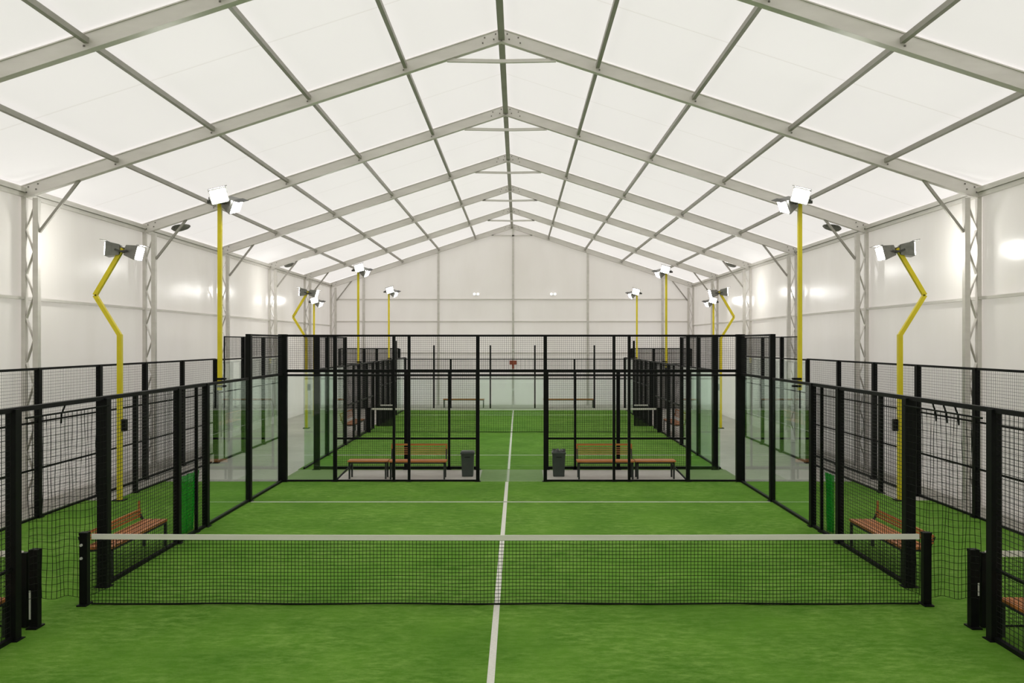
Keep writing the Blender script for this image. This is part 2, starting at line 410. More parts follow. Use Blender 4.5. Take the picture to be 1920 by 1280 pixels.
# emergency lights, sign and boxes on the end wall
for x, lab in ((CAMX + (893 - 972) * YB / 1700, 'small white twin emergency light on the end wall, left one'), (CAMX + (1037 - 972) * YB / 1700, 'small white twin emergency light on the end wall, right one')):
    r = thing('emergency_light', lab, 'wall light', (x, YB - 0.02, 5.93), 'emergency lights on the end wall')
    link('housing', MB().box(x - 0.14, x + 0.14, YB - 0.10, YB + 0.0, 5.93, 6.07), 'white', r, bevel=0.015)
    for s in (-1, 1): link('lamp_head', MB().tube([(x + s * 0.10, YB - 0.10, 6.02), (x + s * 0.10, YB - 0.17, 6.01)], [0.055, 0.07], 12), 'small_lens', r)
x = HCX + 0.06
r = thing('fire_alarm_sign', 'small red sign on the middle post of the end wall', 'sign', (x, YB - 0.2, 2.1), None)
link('sign_panel', MB().box(x - 0.19, x + 0.19, YB - 0.20, YB - 0.16, 2.2, 2.42), 'red', r, bevel=0.01)
link('bracket', MB().box(x - 0.05, x + 0.05, YB - 0.18, YB - 0.13, 1.98, 2.2), 'red', r)
solo('switch_box', MB().box(x - 0.08, x + 0.08, YB - 0.19, YB - 0.13, 2.93, 3.03), 'white', 'tiny white box high on the middle end wall post', 'box', (x, YB - 0.16, 2.93))
solo('socket_box', MB().box(x - 0.06, x + 0.06, YB - 0.19, YB - 0.13, 0.78, 0.9), 'white', 'tiny white socket box low on the middle end wall post', 'box', (x, YB - 0.16, 0.78))

# ------------------------------------------------------------------ fences and glass walls
def post(r, x, y, z1, w=0.10, dd=0.10, z0=0.0, foot=True):
    mb = MB().box(x - w / 2, x + w / 2, y - dd / 2, y + dd / 2, z0, z1)
    if foot: mb.box(x - w / 2 - 0.03, x + w / 2 + 0.03, y - dd / 2 - 0.03, y + dd / 2 + 0.03, 0, 0.022)
    return link('post', mb, 'black', r)
def pane_y(r, x, y0, y1, z0, z1): return link('glass_pane', MB().box(x - 0.006, x + 0.006, y0 + 0.01, y1 - 0.01, z0, z1), 'glass', r)
def pane_x(r, y, x0, x1, z0, z1): return link('glass_pane', MB().box(x0 + 0.01, x1 - 0.01, y - 0.006, y + 0.006, z0, z1), 'glass', r)
def rail_y(r, name, x, y0, y1, z, w=0.05, h=0.05): return link(name, MB().box(x - w / 2, x + w / 2, y0, y1, z - h / 2, z + h / 2), 'black', r)
def rail_x(r, name, y, x0, x1, z, w=0.05, h=0.05): return link(name, MB().box(x0, x1, y - w / 2, y + w / 2, z - h / 2, z + h / 2), 'black', r)
def mesh_y(r, x, y0, y1, z0, z1, sy=0.075, sz=0.055, t=0.005): return link('mesh_panel', grid_y(MB(), x, y0, y1, z0, z1, sy, sz, t), 'wire', r)
def mesh_x(r, y, x0, x1, z0, z1, sx=0.05, sz=0.05, t=0.005): return link('mesh_panel', grid_x(MB(), y, x0, x1, z0, z1, sx, sz, t), 'wire', r)

H1, H2 = 2.62, 3.57
XS = 5.57
BK = 22.05
G_FENCE, G_GLASS = 'black mesh fences', 'glass walls of the courts'
for s, side in ((-1, 'left'), (1, 'right')):
    x = s * XS; out = s
    # near court, glass section of the side
    r = thing('glass_wall', 'clear glass side wall of the near court on the %s, with tall black posts' % side, 'glass wall', (x, 19.3, 0), G_GLASS)
    post(r, x, 16.65, H1 + 0.02, 0.10, 0.12); post(r, x, 19.3, H2, 0.11, 0.12)
    pane_y(r, x, 16.72, 19.23, 0.05, H1 - 0.02); pane_y(r, x, 19.37, BK - 0.06, 0.05, H1 - 0.02)
    rail_y(r, 'top_rail', x, 16.65, BK, H1); rail_y(r, 'upper_rail', x, 19.3, BK, H2 - 0.02, 0.04, 0.04)
    rail_y(r, 'bottom_rail', x, 16.65, BK, 0.035, 0.06, 0.05)
    mesh_y(r, x, 19.37, BK - 0.06, H1 + 0.03, H2 - 0.04, 0.06, 0.05, 0.005)
    # near court, mesh section of the side, rail carried over the entrance
    r = thing('mesh_fence', 'black mesh side fence on the %s beyond the near net, rail carried over the entrance' % side, 'fence', (x, 14.5, 0), G_FENCE)
    post(r, x, 12.55, H1, 0.14, 0.13); post(r, x, 15.25, H1, 0.10, 0.10); post(r, x, 16.15, H1, 0.05, 0.06)
    mesh_y(r, x, 12.62, 15.2, 0.06, H1 - 0.03); mesh_y(r, x, 15.3, 16.6, 0.06, H1 - 0.03)
    rail_y(r, 'top_rail', x, 10.36, 16.6, H1, 0.06, 0.055); rail_y(r, 'bottom_rail', x, 12.55, 16.6, 0.035, 0.06, 0.05)
    # near half of the fence, running out of the picture
    r = thing('mesh_fence', 'black mesh side fence at the %s edge of the photo, nearest to the viewer' % side, 'fence', (x, 9, 0), G_FENCE)
    post(r, x, 10.3, H1 + 0.01, 0.12, 0.12); post(r, x, 7.6, H1 + 0.01, 0.12, 0.12)
    mesh_y(r, x, 7.66, 10.24, 0.06, H1 - 0.03, 0.09, 0.06)
    rail_y(r, 'top_rail', x, 7.5, 10.36, H1, 0.06, 0.055); rail_y(r, 'mid_rail', x, 7.5, 10.3, 0.82, 0.03, 0.03); rail_y(r, 'bottom_rail', x, 7.5, 10.3, 0.035, 0.06, 0.05)
    # netting across the entrance
    xn = s * (XS - 0.085)
    r = thing('entrance_net', 'loose black netting hanging in the %s court entrance' % side, 'net', (xn, 11.4, 0), 'loose nets at the entrances')
    g = MB(); ys = [10.45 + 0.105 * i for i in range(20)]
    zz = [0.30 + 0.085 * i for i in range(27)]
    P = {}
    for i, y in enumerate(ys):
        for j, z in enumerate(zz):
            zb = 0.03 + max(0.0, 12.05 - y) * 0.25 + 0.015 * math.sin(i * 0.9); P[i, j] = (xn + 0.010 * math.sin(i * 1.3 + j * .2), y + 0.008 * math.sin(j * .7 + i), zb + (H1 - 0.1 - zb) * j / 26)
    for i in range(20):
        for j in range(26): g.beam(P[i, j], P[i, j + 1], 0.005, 0.005, (0, 1, 0), cap=False)
    for j in range(27):
        for i in range(19): g.beam(P[i, j], P[i + 1, j], 0.005, 0.005, cap=False)
    link('netting', g, 'cord', r)
    link('hanging_rope', MB().tube([(xn, 10.4, H1 - 0.1), (xn, 12.5, H1 - 0.1)], 0.012, 6), 'cord', r)
    for k, yy in enumerate((11.45,) if s < 0 else (11.2, 11.5, 11.8)):
        pts = [(x, yy + 0.02, H1 - 0.03), (x - s * 0.03, yy - 0.06, H1 - 0.05), (x - s * 0.035, yy - 0.13, H1 - 0.12), (x - s * 0.03, yy - 0.14, H1 - 0.24)]
        link('strap', MB().tube(pts, 0.012, 6), 'cord', r)
    # green scrim behind the fence
    w = 0.85 if s < 0 else 0.36
    y0 = 15.85 if s < 0 else 16.05
    mb = MB(); nn = 14; vs = []; fs = []
    for j in range(9):
        for i in range(nn + 1):
            t = i / nn; zj = 0.02 + 1.02 * j / 8
            vs.append((x + out * (0.16 + 0.035 * math.sin(t * 15 + j * .15)), y0 + w * t * (0.75 + 0.25 * j / 8), zj))
    for j in range(8):
        for i in range(nn): fs.append((j * (nn + 1) + i, j * (nn + 1) + i + 1, (j + 1) * (nn + 1) + i + 1, (j + 1) * (nn + 1) + i))
    mb.add(vs, fs)
    o = solo('green_scrim', mb, 'scrim', 'bright green sheer cloth hanging behind the %s fence beyond the bench' % side, 'cloth', (x + out * .16, y0, 0.02), 'green cloths at the fences', )
    for f in o.data.polygons: f.use_smooth = True
    so = o.modifiers.new('thick', 'SOLIDIFY'); so.thickness = 0.003

    # outer fence A before the hall wall
    xa = -9.1 if s < 0 else 9.0
    r = thing('mesh_fence', 'tall black mesh fence standing along the white %s wall' % side, 'fence', (xa, 18, 0), G_FENCE)
    ys = [9.6, 12.3, 14.9, 17.5, 20.05, 22.5, 25.0, 27.7]
    for y in ys: post(r, xa, y, 2.89, 0.10, 0.12)
    for a, b_ in zip(ys, ys[1:]): mesh_y(r, xa, a + 0.06, b_ - 0.06, 0.05, 2.86, 0.065, 0.06, 0.004)
    for nm, z, t in (('top_rail', 2.88, 0.045), ('mid_rail', 1.86, 0.035), ('mid_rail', 0.96, 0.035), ('bottom_rail', 0.03, 0.045)):
        rail_y(r, nm, xa, 9.6, 27.7, z, t, t)
    # inner side fence B, continuing from the bent mast
    xb = -8.45 if s < 0 else 8.32
    r = thing('mesh_fence', 'short black mesh fence behind the bent yellow mast on the %s' % side, 'fence', (xb, 22.5, 0), G_FENCE)
    for y, z in ((20.4, 2.26), (22.9, 2.26)): post(r, xb, y, z, 0.09, 0.10)
    mesh_y(r, xb, 20.45, 22.85, 0.05, 2.2, 0.085, 0.075, 0.005); mesh_y(r, xb, 22.95, 25.42, 0.05, 2.2, 0.085, 0.075, 0.005)
    for nm, z in (('top_rail', 2.24), ('bottom_rail', 0.03)): rail_y(r, nm, xb, 20.4, 25.45, z, 0.04, 0.04)
    # glass wall of the side court farther on
    xb2 = -8.33 if s < 0 else 8.3
    r = thing('glass_wall', 'long glass wall of the %s side court, between concrete aisle and white wall' % side, 'glass wall', (xb2, 28, 0), G_GLASS)
    post(r, xb2, 25.5, 2.9, 0.10, 0.10); post(r, xb2, 26.2, H2, 0.03, 0.05); post(r, xb2, 28.0, H2, 0.10, 0.12); post(r, xb2, 30.2, H2, 0.10, 0.10); post(r, xb2, 32.6, H2, 0.12, 0.12)
    for a, b_ in ((25.55, 27.94), (28.06, 30.14), (30.26, 32.54)): pane_y(r, xb2, a, b_, 0.05, 2.86)
    for a, b_ in ((26.2, 27.94), (28.06, 30.14), (30.26, 32.54)): mesh_y(r, xb2, a, b_, 2.95, H2 - 0.03, 0.06, 0.05, 0.005)
    rail_y(r, 'top_rail', xb2, 25.5, 32.6, 2.9, 0.045, 0.045); rail_y(r, 'upper_rail', xb2, 26.2, 32.6, H2 - 0.015, 0.035, 0.035)
    rail_y(r, 'bottom_rail', xb2, 25.5, 32.6, 0.03, 0.05, 0.05); rail_y(r, 'mid_rail', xb2, 25.5, 32.6, 1.97, 0.03, 0.03)
    # dark cross fence in the far corner
    r = thing('mesh_fence', 'dark dense mesh fence across the far %s corner before the end wall' % side, 'fence', (s * 7.8, 46.5, 0), G_FENCE)
    xs_ = [s * v for v in (5.95, 7.1, 7.75, 9.0)]
    for xx, w in zip(xs_, (0.14, 0.14, 0.14, 0.14)): post(r, xx, 46.5, 3.08, w, 0.12)
    for a, b_ in zip(xs_, xs_[1:]): mesh_x(r, 46.5, min(a, b_), max(a, b_), 0.05, 3.05, 0.055, 0.05, 0.019)
    for nm, z in (('top_rail', 3.08), ('mid_rail', 2.3), ('bottom_rail', 0.04)): rail_x(r, nm, 46.5, min(xs_), max(xs_), z, 0.05, 0.05)

    # far court sides
    xf = s * 5.55
    r = thing('glass_wall', 'glass side wall of the far court on the %s, beside the concrete aisle' % side, 'glass wall', (xf, 27, 0), G_GLASS)
    for y in (27.1, 29.9): post(r, xf, y, H2, 0.11, 0.12)
    pane_y(r, xf, 24.2, 27.04, 0.05, H1 - 0.03); pane_y(r, xf, 27.16, 29.84, 0.05, H1 - 0.03)
    mesh_y(r, xf, 24.2, 27.04, H1 + 0.03, H2 - 0.03, 0.06, 0.05); mesh_y(r, xf, 27.16, 29.84, H1 + 0.03, H2 - 0.03, 0.06, 0.05)
    rail_y(r, 'top_rail', xf, 24.2, 29.9, H1); rail_y(r, 'upper_rail', xf, 24.2, 29.9, H2 - 0.02, 0.04, 0.04); rail_y(r, 'bottom_rail', xf, 24.2, 29.9, 0.035)
    r = thing('mesh_fence', 'black mesh side fence of the far court on the %s, before its net' % side, 'fence', (xf, 33, 0), G_FENCE)
    for y, w in ((31.5, 0.06), (32.5, 0.11), (34.2, 0.09), (35.6, 0.12)): post(r, xf, y, H1, w, 0.10)
    for a, b_ in ((29.96, 32.45), (32.55, 35.55)): mesh_y(r, xf, a, b_, 0.05, H1 - 0.03, 0.11, 0.07, 0.006)
    for nm, z in (('top_rail', H1), ('mid_rail', 1.3), ('bottom_rail', 0.035)): rail_y(r, nm, xf, 29.96, 36.9 if nm == 'top_rail' else 35.6, z, 0.05, 0.05)
    r = thing('mesh_fence', 'black mesh side fence of the far court on the %s, beyond its net' % side, 'fence', (xf, 39, 0), G_FENCE)
    for y in (36.9, 38.3, 39.7, 41.0): post(r, xf, y, H1, 0.12, 0.14)
    post(r, xf, 42.3, H2 - 0.1, 0.09, 0.10)
    for a, b_ in ((36.97, 39.6), (39.8, 42.2)): mesh_y(r, xf, a, b_, 0.05, H1 - 0.03, 0.10, 0.06, 0.009)
    for nm, z in (('top_rail', H1), ('mid_rail', 1.6), ('bottom_rail', 0.035)): rail_y(r, nm, xf, 36.9, 42.3, z, 0.05, 0.05)
    r = thing('glass_wall', 'glass side wall in the far %s corner of the far court' % side, 'glass wall', (xf, 44, 0), G_GLASS)
    post(r, xf, 45.8, H1, 0.12, 0.12); pane_y(r, xf, 42.36, 45.74, 0.05, H1 - 0.03)
    rail_y(r, 'top_rail', xf, 42.35, 45.8, H1); rail_y(r, 'bottom_rail', xf, 42.35, 45.8, 0.035)

    # far court, half of its front wall behind the centre benches
    XC = -5.2 if s < 0 else 5.4
    f = lambda v: s * v
    r = thing('mesh_fence', 'black mesh front wall of the far court behind the %s centre bench' % side, 'fence', (f(3), 24.2, 0), G_FENCE)
    post(r, XC, 24.15, H2, 0.15, 0.12); post(r, f(4.75), 24.2, H1, 0.05, 0.06); post(r, f(2.83), 24.2, H1, 0.09, 0.08); post(r, f(1.68), 24.2, H1, 0.06, 0.06); post(r, f(0.92), 24.2, H1, 0.10, 0.09)
    a, b_ = sorted((XC - s * 0.08, f(4.78))); pane_x(r, 24.2, a, b_, 0.06, H1 - 0.03)
    for a, b_ in ((2.88, 4.72), (0.97, 2.78)):
        a, b_ = sorted((f(a), f(b_))); mesh_x(r, 24.2, a, b_, 0.06, H1 - 0.03, 0.05, 0.05, 0.0055)
    a, b_ = sorted((XC, f(0.92)))
    rail_x(r, 'top_rail', 24.2, a, b_, H1, 0.05, 0.05)
    rail_x(r, 'mid_rail', 24.2, *sorted((f(4.75), f(0.92))), 0.83, 0.04, 0.045); rail_x(r, 'bottom_rail', 24.2, a, b_, 0.05, 0.06, 0.07)

# near court back wall
r = thing('glass_wall', 'long back wall of the near court, black framed with mesh band on top', 'glass wall', (0, BK, 0), G_GLASS)
px = [5.56, 4.29, 2.86, 2.49, 0.82]
for v in px:
    for s in (-1, 1):
        if v == 5.56: post(r, s * v, BK, H2 + 0.02, 0.20, 0.14)
        else: post(r, s * v, BK, H2, 0.085 if v in (4.29, .82) else 0.06, 0.09)
for a, b_ in ((-5.46, -4.33), (-0.78, 0.78), (4.33, 5.46)): pane_x(r, BK, a, b_, 0.02, 2.58)
ed = [-5.46, -4.29, -2.86, -2.49, -0.82, 0.82, 2.49, 2.86, 4.29, 5.46]
for a, b_ in zip(ed, ed[1:]): mesh_x(r, BK, a + 0.04, b_ - 0.04, 2.73, H2 - 0.03, 0.05, 0.05, 0.005)
rail_x(r, 'upper_rail', BK, -5.56, 5.56, H2 - 0.015, 0.045, 0.05)
rail_x(r, 'middle_rail', BK, -5.56, 5.56, 2.70, 0.05, 0.07)
rail_x(r, 'top_rail', BK, -5.56, 5.56, 2.595, 0.05, 0.05)
for a, b_ in ((-5.56, -0.82), (0.82, 5.56)): rail_x(r, 'bottom_rail', BK, a, b_, 0.03, 0.06, 0.05)
for s in (-1, 1):
    link('diagonal_stay', MB().beam((s * 4.25, BK + 0.05, 0.06), (s * 4.08, BK + 1.0, 0.28), 0.03, 0.03), 'black', r)

# far court back wall
r = thing('glass_wall', 'glass end wall of the far court before the white end wall', 'glass wall', (0, 45.8, 0), G_GLASS)
fx = [-5.5, -4.1, -3.25, -1.25, 1.0, 3.0, 4.0, 5.5]
for v in fx[1:-1]: post(r, v, 45.8, H2 - 0.32 if v in (-4.1, -1.25, 1.0, 4.0) else H1 - 0.05, 0.08, 0.08)
for a, b_ in zip(fx, fx[1:]):
    pane_x(r, 45.8, a + 0.05, b_ - 0.05, 0.06, 1.55); mesh_x(r, 45.8, a + 0.05, b_ - 0.05, 1.58, H1 - 0.08, 0.07, 0.07, 0.008)
for nm, z in (('top_rail', H1 - 0.07), ('mid_rail', 1.56), ('bottom_rail', 0.05)): rail_x(r, nm, 45.8, -5.5, 5.5, z, 0.05, 0.05)

# ------------------------------------------------------------------ nets
def net_post(r, x, y, h, s, name='net_post'):
    mb = MB().box(x - 0.05, x + 0.05, y - 0.045, y + 0.045, 0.02, h)
    mb.box(x - 0.054, x + 0.054, y - 0.05, y + 0.05, h - 0.02, h + 0.012)
    o = link(name, mb, 'black', r)
    link('base_plate', MB().box(x - 0.062, x + 0.062, y - 0.10, y + 0.10, 0.012, 0.03), 'black', o)
    return o
def bolt(o, x, y, z): link('bolt', MB().tube([(x, y, z), (x, y - 0.02, z)], 0.018, 8), 'sticker', o)

def net(y, x0, x1, label, h=0.925, sx=0.046, t=0.0055, hang=0.04, seg=1):
    r = thing('court_net', label, 'net', ((x0 + x1) / 2, y, 0.012), 'nets on the courts')
    for s, x in ((-1, x0 - 0.09), (1, x1 + 0.09)):
        o = net_post(r, x, y, h + 0.01, s)
        if seg > 1 and s < 0:
            for z in (0.62, 0.79): bolt(o, x - 0.02, y - 0.046, z)
        if seg > 1:
            p2 = link('inner_post', MB().box(x + s * 0.035 - 0.02, x + s * 0.035 + 0.02, y + 0.05, y + 0.11, 0.02, h - 0.03), 'black', r)
    g = MB(); nx = round((x1 - x0) / sx); nz = 19
    def pt(i, j):
        x = x0 + (x1 - x0) * i / nx; u = j / nz
        z = 0.02 + (h - 0.06) * u
        return (x, y + 0.012 * math.sin(x * 5 + u * 4) * (1 - u) , z + 0.006 * math.sin(x * 3.1) * (1 - u))
    for i in range(nx + 1):
        for a, b_ in ((0, 7), (7, 13), (13, nz)): g.beam(pt(i, a), pt(i, b_), t, t, (0, 1, 0), cap=False)
    for j in range(nz + 1):
        k = max(1, nx // 40)
        for i in range(0, nx, k): g.beam(pt(i, j), pt(min(nx, i + k), j), t, t, cap=False)
    link('netting', g, 'cord', r)
    tp = MB(); n = 24
    for i in range(n):
        xa, xb = x0 + (x1 - x0) * i / n, x0 + (x1 - x0) * (i + 1) / n
        sg = lambda xx: -0.015 * (1 - ((xx - (x0 + x1) / 2) / ((x1 - x0) / 2)) ** 2)
        tp.beam((xa, y, h - 0.035 + sg(xa)), (xb, y, h - 0.035 + sg(xb)), 0.014, 0.068, cap=(i in (0, n - 1)))
    link('tape', tp, 'tape', r)
    link('bottom_cord', MB().tube([(x0 + (x1 - x0) * i / 30, y - 0.012, 0.03 - 0.004 * math.sin(i)) for i in range(31)], 0.011, 6), 'cord', r)
    return r
net(11.68, -5.33, 5.33, 'wide black court net with white tape across the near court', seg=2)
net(34.1, -5.35, 5.35, 'small black net with white tape across the far court', sx=0.09, t=0.006)

# nets of the side strips
for s, side in ((-1, 'left'), (1, 'right')):
    x = s * 5.56; y = 10.75
    r = thing('court_net', 'black side court net starting at the %s edge fence, in the foreground' % side, 'net', (x, y, 0.012), 'nets on the courts')
    net_post(r, x, y, 0.93, s)
    o = link('inner_post', MB().box(x + s * 0.09, x + s * 0.15, y - 0.03, y + 0.05, 0.02, 0.90), 'black', r)
    link('sticker', MB().box(x + s * 0.052, x + s * 0.030, y - 0.049, y - 0.045, 0.12 if s < 0 else 0.40, 0.46 if s < 0 else 0.55), 'sticker', r)
    xe = s * 8.2
    a, b_ = sorted((x + s * 0.14, xe))
    g = MB(); grid_x(g, y, a, b_, 0.03, 0.88, 0.046, 0.046, 0.0045); link('netting', g, 'cord', r)
    link('tape', MB().box(a, b_, y - 0.008, y + 0.008, 0.85, 0.92), 'tape', r)
    link('bottom_cord', MB().tube([(a, y, 0.03), (b_, y, 0.03)], 0.012, 6), 'cord', r)
    net_post(r, xe + s * 0.08, y, 0.93, s)
    # short screens by the far entrance
    y = 36.75; xa, xb = sorted((s * 5.42, s * 4.86))
    r = thing('entrance_screen', 'small black screen with white top edge at the far court entrance, %s side' % side, 'screen', ((xa + xb) / 2, y, 0.012), 'screens at the far entrances')
    link('screen_post', MB().box(s * 5.5 - 0.05, s * 5.5 + 0.05, y - 0.05, y + 0.05, 0.012, 0.86), 'black', r)
    g = MB(); grid_x(g, y, xa, xb, 0.03, 0.82, 0.05, 0.05, 0.028); link('netting', g, 'cord', r)
    link('tape', MB().box(xa, xb, y - 0.01, y + 0.01, 0.80, 0.87), 'tape', r)

# ------------------------------------------------------------------ benches
def bench(label, x0, x1, y0, y1, back=None, axis='x', group='timber benches', low=False):
    """axis x: seat runs along x; back in None, '+', '-' (side of the other axis carrying the backrest)"""
    cx, cy = (x0 + x1) / 2, (y0 + y1) / 2
    r = thing('park_bench', label, 'bench', (cx, cy, 0.0), group)
    def bx(mb, u0, u1, v0, v1, z0, z1):
        return mb.box(u0, u1, v0, v1, z0, z1) if axis == 'x' else mb.box(v0, v1, u0, u1, z0, z1)
    U0, U1, V0, V1 = (x0, x1, y0, y1) if axis == 'x' else (y0, y1, x0, x1)
    seat = MB(); n = 5; w = (V1 - V0) / n
    for i in range(n): bx(seat, U0, U1, V0 + i * w + 0.008, V0 + (i + 1) * w - 0.008, 0.42, 0.455)
    link('seat', seat, 'wood', r)
    fr = MB(); bx(fr, U0 + 0.03, U1 - 0.03, V0 + 0.01, V0 + 0.04, 0.385, 0.42); bx(fr, U0 + 0.03, U1 - 0.03, V1 - 0.04, V1 - 0.01, 0.385, 0.42)
    bx(fr, U0 + 0.03, U0 + 0.07, V0 + 0.01, V1 - 0.01, 0.385, 0.42); bx(fr, U1 - 0.07, U1 - 0.03, V0 + 0.01, V1 - 0.01, 0.385, 0.42)
    link('seat_frame', fr, 'bench_metal', r)
    for u in (U0 + 0.05, U1 - 0.05):
        for v in (V0 + 0.025, V1 - 0.025):
            mb = MB(); bx(mb, u - 0.02, u + 0.02, v - 0.02, v + 0.02, 0.0, 0.385); link('leg', mb, 'bench_metal', r)
    if back:
        sgn = 1 if back == '+' else -1; v = V1 if sgn > 0 else V0
        bk = MB()
        for z0, z1, th in (((0.50, 0.525, 0), (0.545, 0.57, .006), (0.59, 0.625, .012)) if low else ((0.57, 0.585, 0), (0.62, 0.635, .012), (0.67, 0.685, .024), (0.72, 0.735, .036), (0.785, 0.83, .05))):
            bx(bk, U0 + 0.01, U1 - 0.01, v + sgn * (0.03 + th), v + sgn * (0.055 + th), z0, z1)
        for u in ((U1 - 0.045,) if low else (U0 + 0.01, U1 - 0.045)): bx(bk, u, u + 0.035, v + sgn * 0.06, v + sgn * 0.085, 0.48 if low else 0.56, 0.76 if low else 0.80)
        link('backrest', bk, 'wood', r)
        for u in (U0 + 0.03, U1 - 0.03):
            up = MB(); a = (u, v - sgn * 0.02, 0.40); b_ = (u, v + sgn * (0.08 if low else 0.105), 0.60 if low else 0.80)
            if axis != 'x': a = (a[1], a[0], a[2]); b_ = (b_[1], b_[0], b_[2])
            up.beam(a, b_, 0.03, 0.03); link('back_support', up, 'bench_metal', r)
    return r
bench('orange slatted bench with backrest behind the left side fence', -6.07, -5.67, 13.0, 15.1, '-', 'y', low=True)
bench('orange slatted bench with backrest behind the right side fence', 5.67, 6.07, 13.0, 15.1, '+', 'y', low=True)
bench('orange slatted bench at the left edge, mostly outside the photo', -6.10, -5.70, 8.3, 10.45, '-', 'y', low=True)
bench('orange slatted bench at the right edge, mostly outside the photo', 5.70, 6.10, 8.3, 10.45, '+', 'y', low=True)
bench('long orange bench with backrest in the left centre shelter beside the bin', -3.05, -1.62, 22.45, 22.85, '+')
bench('low orange bench without backrest in the left centre shelter', -4.08, -3.08, 22.5, 22.9)
bench('long orange bench with backrest in the right centre shelter beside the bin', 1.62, 3.05, 22.45, 22.85, '+')
bench('low orange bench without backrest in the right centre shelter', 3.08, 4.08, 22.5, 22.9)
bench('small orange bench behind the left side fence of the far court', -6.15, -5.75, 32.6, 35.0, '-', 'y')
bench('small orange bench behind the right side fence of the far court', 5.75, 6.15, 32.6, 35.0, '+', 'y')
bench('tiny orange bench far off behind the end glass, left of centre', -3.75, -1.6, 47.0, 47.4, None)
bench('tiny orange bench far off behind the end glass, right of centre', 1.45, 4.1, 47.0, 47.4, None)

# ------------------------------------------------------------------ bins
def bin_(x, y, label, bag):
    r = thing('waste_bin', label, 'bin', (x, y, 0), 'dark bins beside the centre benches')
    link('body', MB().frustum((x - 0.14, x + 0.14, y - 0.14, y + 0.14), (x - 0.16, x + 0.16, y - 0.16, y + 0.16), 0.0, 0.57), 'bin', r, bevel=0.012)
    link('rim', MB().box(x - 0.18, x + 0.18, y - 0.18, y + 0.18, 0.565, 0.615), 'bin', r, bevel=0.012)
    link('handle', MB().box(x - 0.07, x + 0.07, y - 0.178, y - 0.158, 0.49, 0.505), 'black', r)
    if bag:
        mb = MB(); n = 18
        ring = lambda rr, z, j, ph: [(x + (rr + j * math.sin(5 * 2 * math.pi * k / n + ph)) * math.cos(2 * math.pi * k / n), y + (rr + j * math.sin(4 * 2 * math.pi * k / n + ph)) * math.sin(2 * math.pi * k / n), z + j * 1.6 * math.sin(7 * 2 * math.pi * k / n + ph)) for k in range(n)]
        rings = ring(0.17, 0.60, 0.004, 0) + ring(0.155, 0.655, 0.018, 1) + ring(0.09, 0.66, 0.025, 2) + ring(0.03, 0.63, 0.006, 3)
        fs = [(q * n + k, q * n + (k + 1) % n, (q + 1) * n + (k + 1) % n, (q + 1) * n + k) for q in range(3) for k in range(n)] + [tuple(3 * n + k for k in range(n))]
        mb.add(rings, fs); link('bin_liner', mb, 'bag', r, smooth=True)
    else:
        link('lid', MB().frustum((x - 0.17, x + 0.17, y - 0.17, y + 0.17), (x - 0.15, x + 0.15, y - 0.15, y + 0.15), 0.615, 0.64), 'bin', r, bevel=0.008)
bin_(-1.12, 23.05, 'dark grey closed bin beside the left centre bench', False)
bin_(1.19, 23.05, 'dark grey bin with liner bulging out beside the right centre bench', True)

# ------------------------------------------------------------------ floodlight masts
def flood(r, c, aim, roll=0.0, size=1.0):
    """one floodlight: shell narrowing to the back, glass, visor above and below, yoke; c = centre of the shell's back"""
    a = Vector(aim).normalized(); up = Vector((0, 0, 1)); sd = a.cross(up).normalized(); up = sd.cross(a).normalized()
    if roll:
        R = Matrix.Rotation(roll, 3, a); sd = R @ sd; up = R @ up
    c = Vector(c); S = size
    def P(f, s_, u): return c + a * f * S + sd * s_ * S + up * u * S
    def loft(sections):
        mb = MB(); vs = []
        for f, w, h in sections: vs += [P(f, -w, -h), P(f, w, -h), P(f, w, h), P(f, -w, h)]
        fs = [(3, 2, 1, 0)]; n = len(sections)
        for i in range(n - 1):
            for k in range(4): fs.append((4 * i + k, 4 * i + (k + 1) % 4, 4 * i + 4 + (k + 1) % 4, 4 * i + 4 + k))
        fs.append(tuple(4 * (n - 1) + k for k in range(4)))
        return mb.add(vs, fs)
    h = link('floodlight', loft([(0.0, 0.07, 0.06), (0.03, 0.12, 0.10), (0.17, 0.15, 0.125), (0.25, 0.17, 0.14), (0.27, 0.17, 0.14)]), 'reflector', r)
    link('lens', loft([(0.271, 0.15, 0.12), (0.285, 0.145, 0.115)]), 'lens', h)
    v = MB()
    for sg in (1,):
        q = [P(0.24, -0.175, sg * 0.145), P(0.24, 0.175, sg * 0.145), P(0.37, 0.185, sg * 0.165), P(0.37, -0.185, sg * 0.165)]
        q2 = [p + up * 0.008 for p in q]
        v.add(q + q2, [(3, 2, 1, 0), (4, 5, 6, 7), (0, 1, 5, 4), (1, 2, 6, 5), (2, 3, 7, 6), (3, 0, 4, 7)])
    link('visor', v, 'lamp_body', h)
    y_ = MB()
    for sg in (-1, 1): y_.beam(P(0.10, sg * 0.165, 0), P(-0.05, sg * 0.165, -0.05), 0.012 * S, 0.03 * S, up)
    y_.beam(P(-0.05, -0.17, -0.05), P(-0.05, 0.17, -0.05), 0.03 * S, 0.012 * S, up)
    link('bracket', y_, 'lamp_body', h)

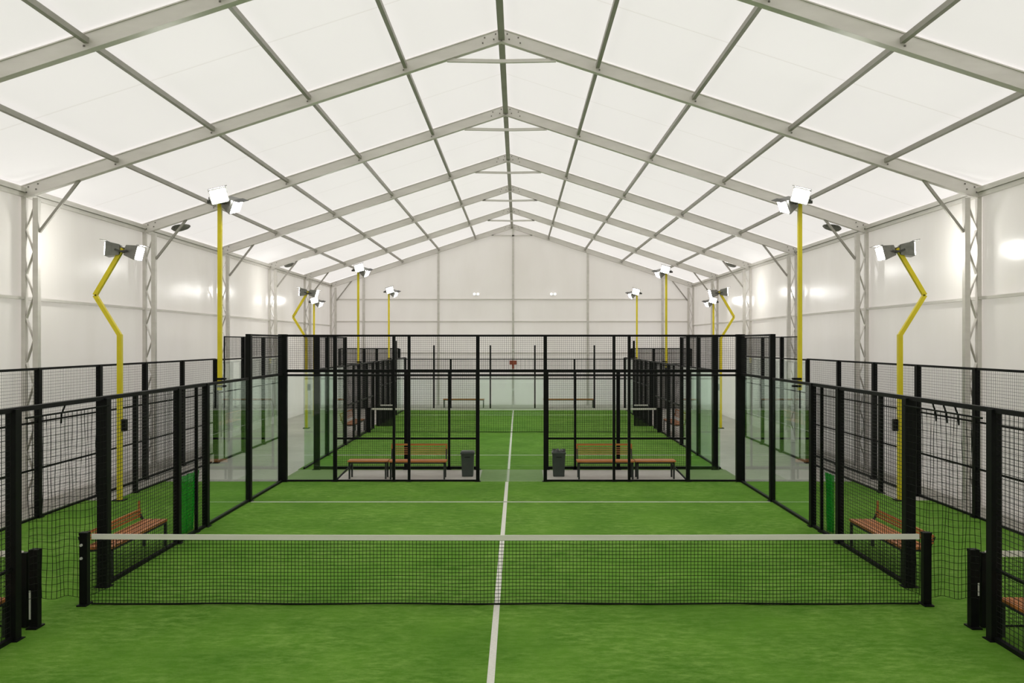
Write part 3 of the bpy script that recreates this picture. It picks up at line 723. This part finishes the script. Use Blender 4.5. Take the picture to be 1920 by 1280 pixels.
def straight_mast(x, y, z0, z1, s, label, w=0.075, aims=None, clamp=True):
    r = thing('floodlight_mast', label, 'floodlight', (x, y, z0), 'yellow floodlight masts')
    link('pole', MB().box(x - w / 2, x + w / 2, y - w / 2, y + w / 2, z0, z1), 'yellow', r)
    link('cross_arm', MB().box(x - 0.24, x + 0.24, y - 0.03, y + 0.03, z1 - 0.02, z1 + 0.04), 'lamp_body', r)
    if clamp:
        for z in (z0 + 0.08, z0 + 0.22): link('clamp', MB().box(min(x, s * XS) - 0.05, max(x, s * XS) + 0.02, y - 0.06, y + 0.06, z - 0.02, z + 0.02), 'black', r)
    i = -s                                              # towards the middle of the hall
    for c, a in (((x - i * 0.03, y - 0.08, z1 + 0.12), (i * 0.42, -0.86, -0.16)), ((x + i * 0.10, y + 0.0, z1 + 0.04), (i * 0.86, -0.12, -0.48))):
        flood(r, c, a, i * 0.3)
    return r
straight_mast(-5.66, 17.7, 2.46, 6.12, -1, 'tall straight yellow floodlight mast on the left fence, nearest of the left ones')
straight_mast(5.66, 17.7, 2.46, 6.12, 1, 'tall straight yellow floodlight mast on the right fence, nearest of the right ones')
straight_mast(-5.66, 33.0, 2.46, 6.0, -1, 'straight yellow floodlight mast on the left fence of the far court')
straight_mast(5.66, 33.7, 2.46, 6.0, 1, 'straight yellow floodlight mast on the right fence of the far court')
straight_mast(-5.66, 40.8, 2.46, 5.65, -1, 'thin yellow floodlight mast farthest away on the left fence')
straight_mast(5.66, 42.05, 2.46, 5.65, 1, 'thin yellow floodlight mast farthest away on the right fence')
straight_mast(-9.3, 42.0, 0.0, 5.25, -1, 'slim straight yellow mast by the far end of the left wall', clamp=False)
straight_mast(9.2, 42.0, 0.0, 5.25, 1, 'slim straight yellow mast by the far end of the right wall', clamp=False)

def bent_mast(x, y, s, label, k=1.0):
    """s = side of the hall: the elbow points to that wall"""
    r = thing('floodlight_mast', label, 'floodlight', (x, y, 0), 'yellow floodlight masts')
    r['dark'] = 1
    w = 0.095
    e2 = Vector((x, y, 3.54)); e1 = Vector((x + s * 0.53, y, 4.40)); tp = Vector((x - s * 0.06, y, 5.40))
    link('pole', MB().box(x - w / 2, x + w / 2, y - w / 2, y + w / 2, 0.0, 3.56), 'yellow', r)
    link('base_plate', MB().box(x - 0.12, x + 0.12, y - 0.12, y + 0.12, 0.0, 0.03), 'black', r)
    link('lower_arm', MB().beam(e2, e1, 0.085, 0.085, (0, 1, 0)), 'yellow', r)
    link('upper_arm', MB().beam(e1, tp, 0.085, 0.085, (0, 1, 0)), 'yellow', r)
    link('junction_box', MB().box(x - s * 0.05, x - s * 0.15, y - 0.05, y + 0.05, 1.5, 1.75), 'black', r)
    link('cross_arm', MB().beam(tp + Vector((-0.30, 0.05, -s * 0.05)), tp + Vector((0.30, 0.05, s * 0.05)), 0.05, 0.05), 'lamp_body', r)
    t = 0.16
    flood(r, tp + Vector((-0.04, 0.06, -0.03 )), (-0.93, -0.20 if s < 0 else 0.02, -0.10 - s * 0.14), 0.0, 1.12)
    flood(r, tp + Vector((0.04, 0.06, -0.03)), (0.93, -0.20 if s > 0 else 0.02, -0.10 + s * 0.14), 0.0, 1.12)
    del r['dark']
bent_mast(-8.36, 19.4, -1, 'bent yellow floodlight mast with elbow towards the left wall, nearest')
bent_mast(8.33, 19.4, 1, 'bent yellow floodlight mast with elbow towards the right wall, nearest')
bent_mast(-8.2, 35.8, -1, 'bent yellow floodlight mast far down the left aisle')
bent_mast(8.15, 35.8, 1, 'bent yellow floodlight mast far down the right aisle')
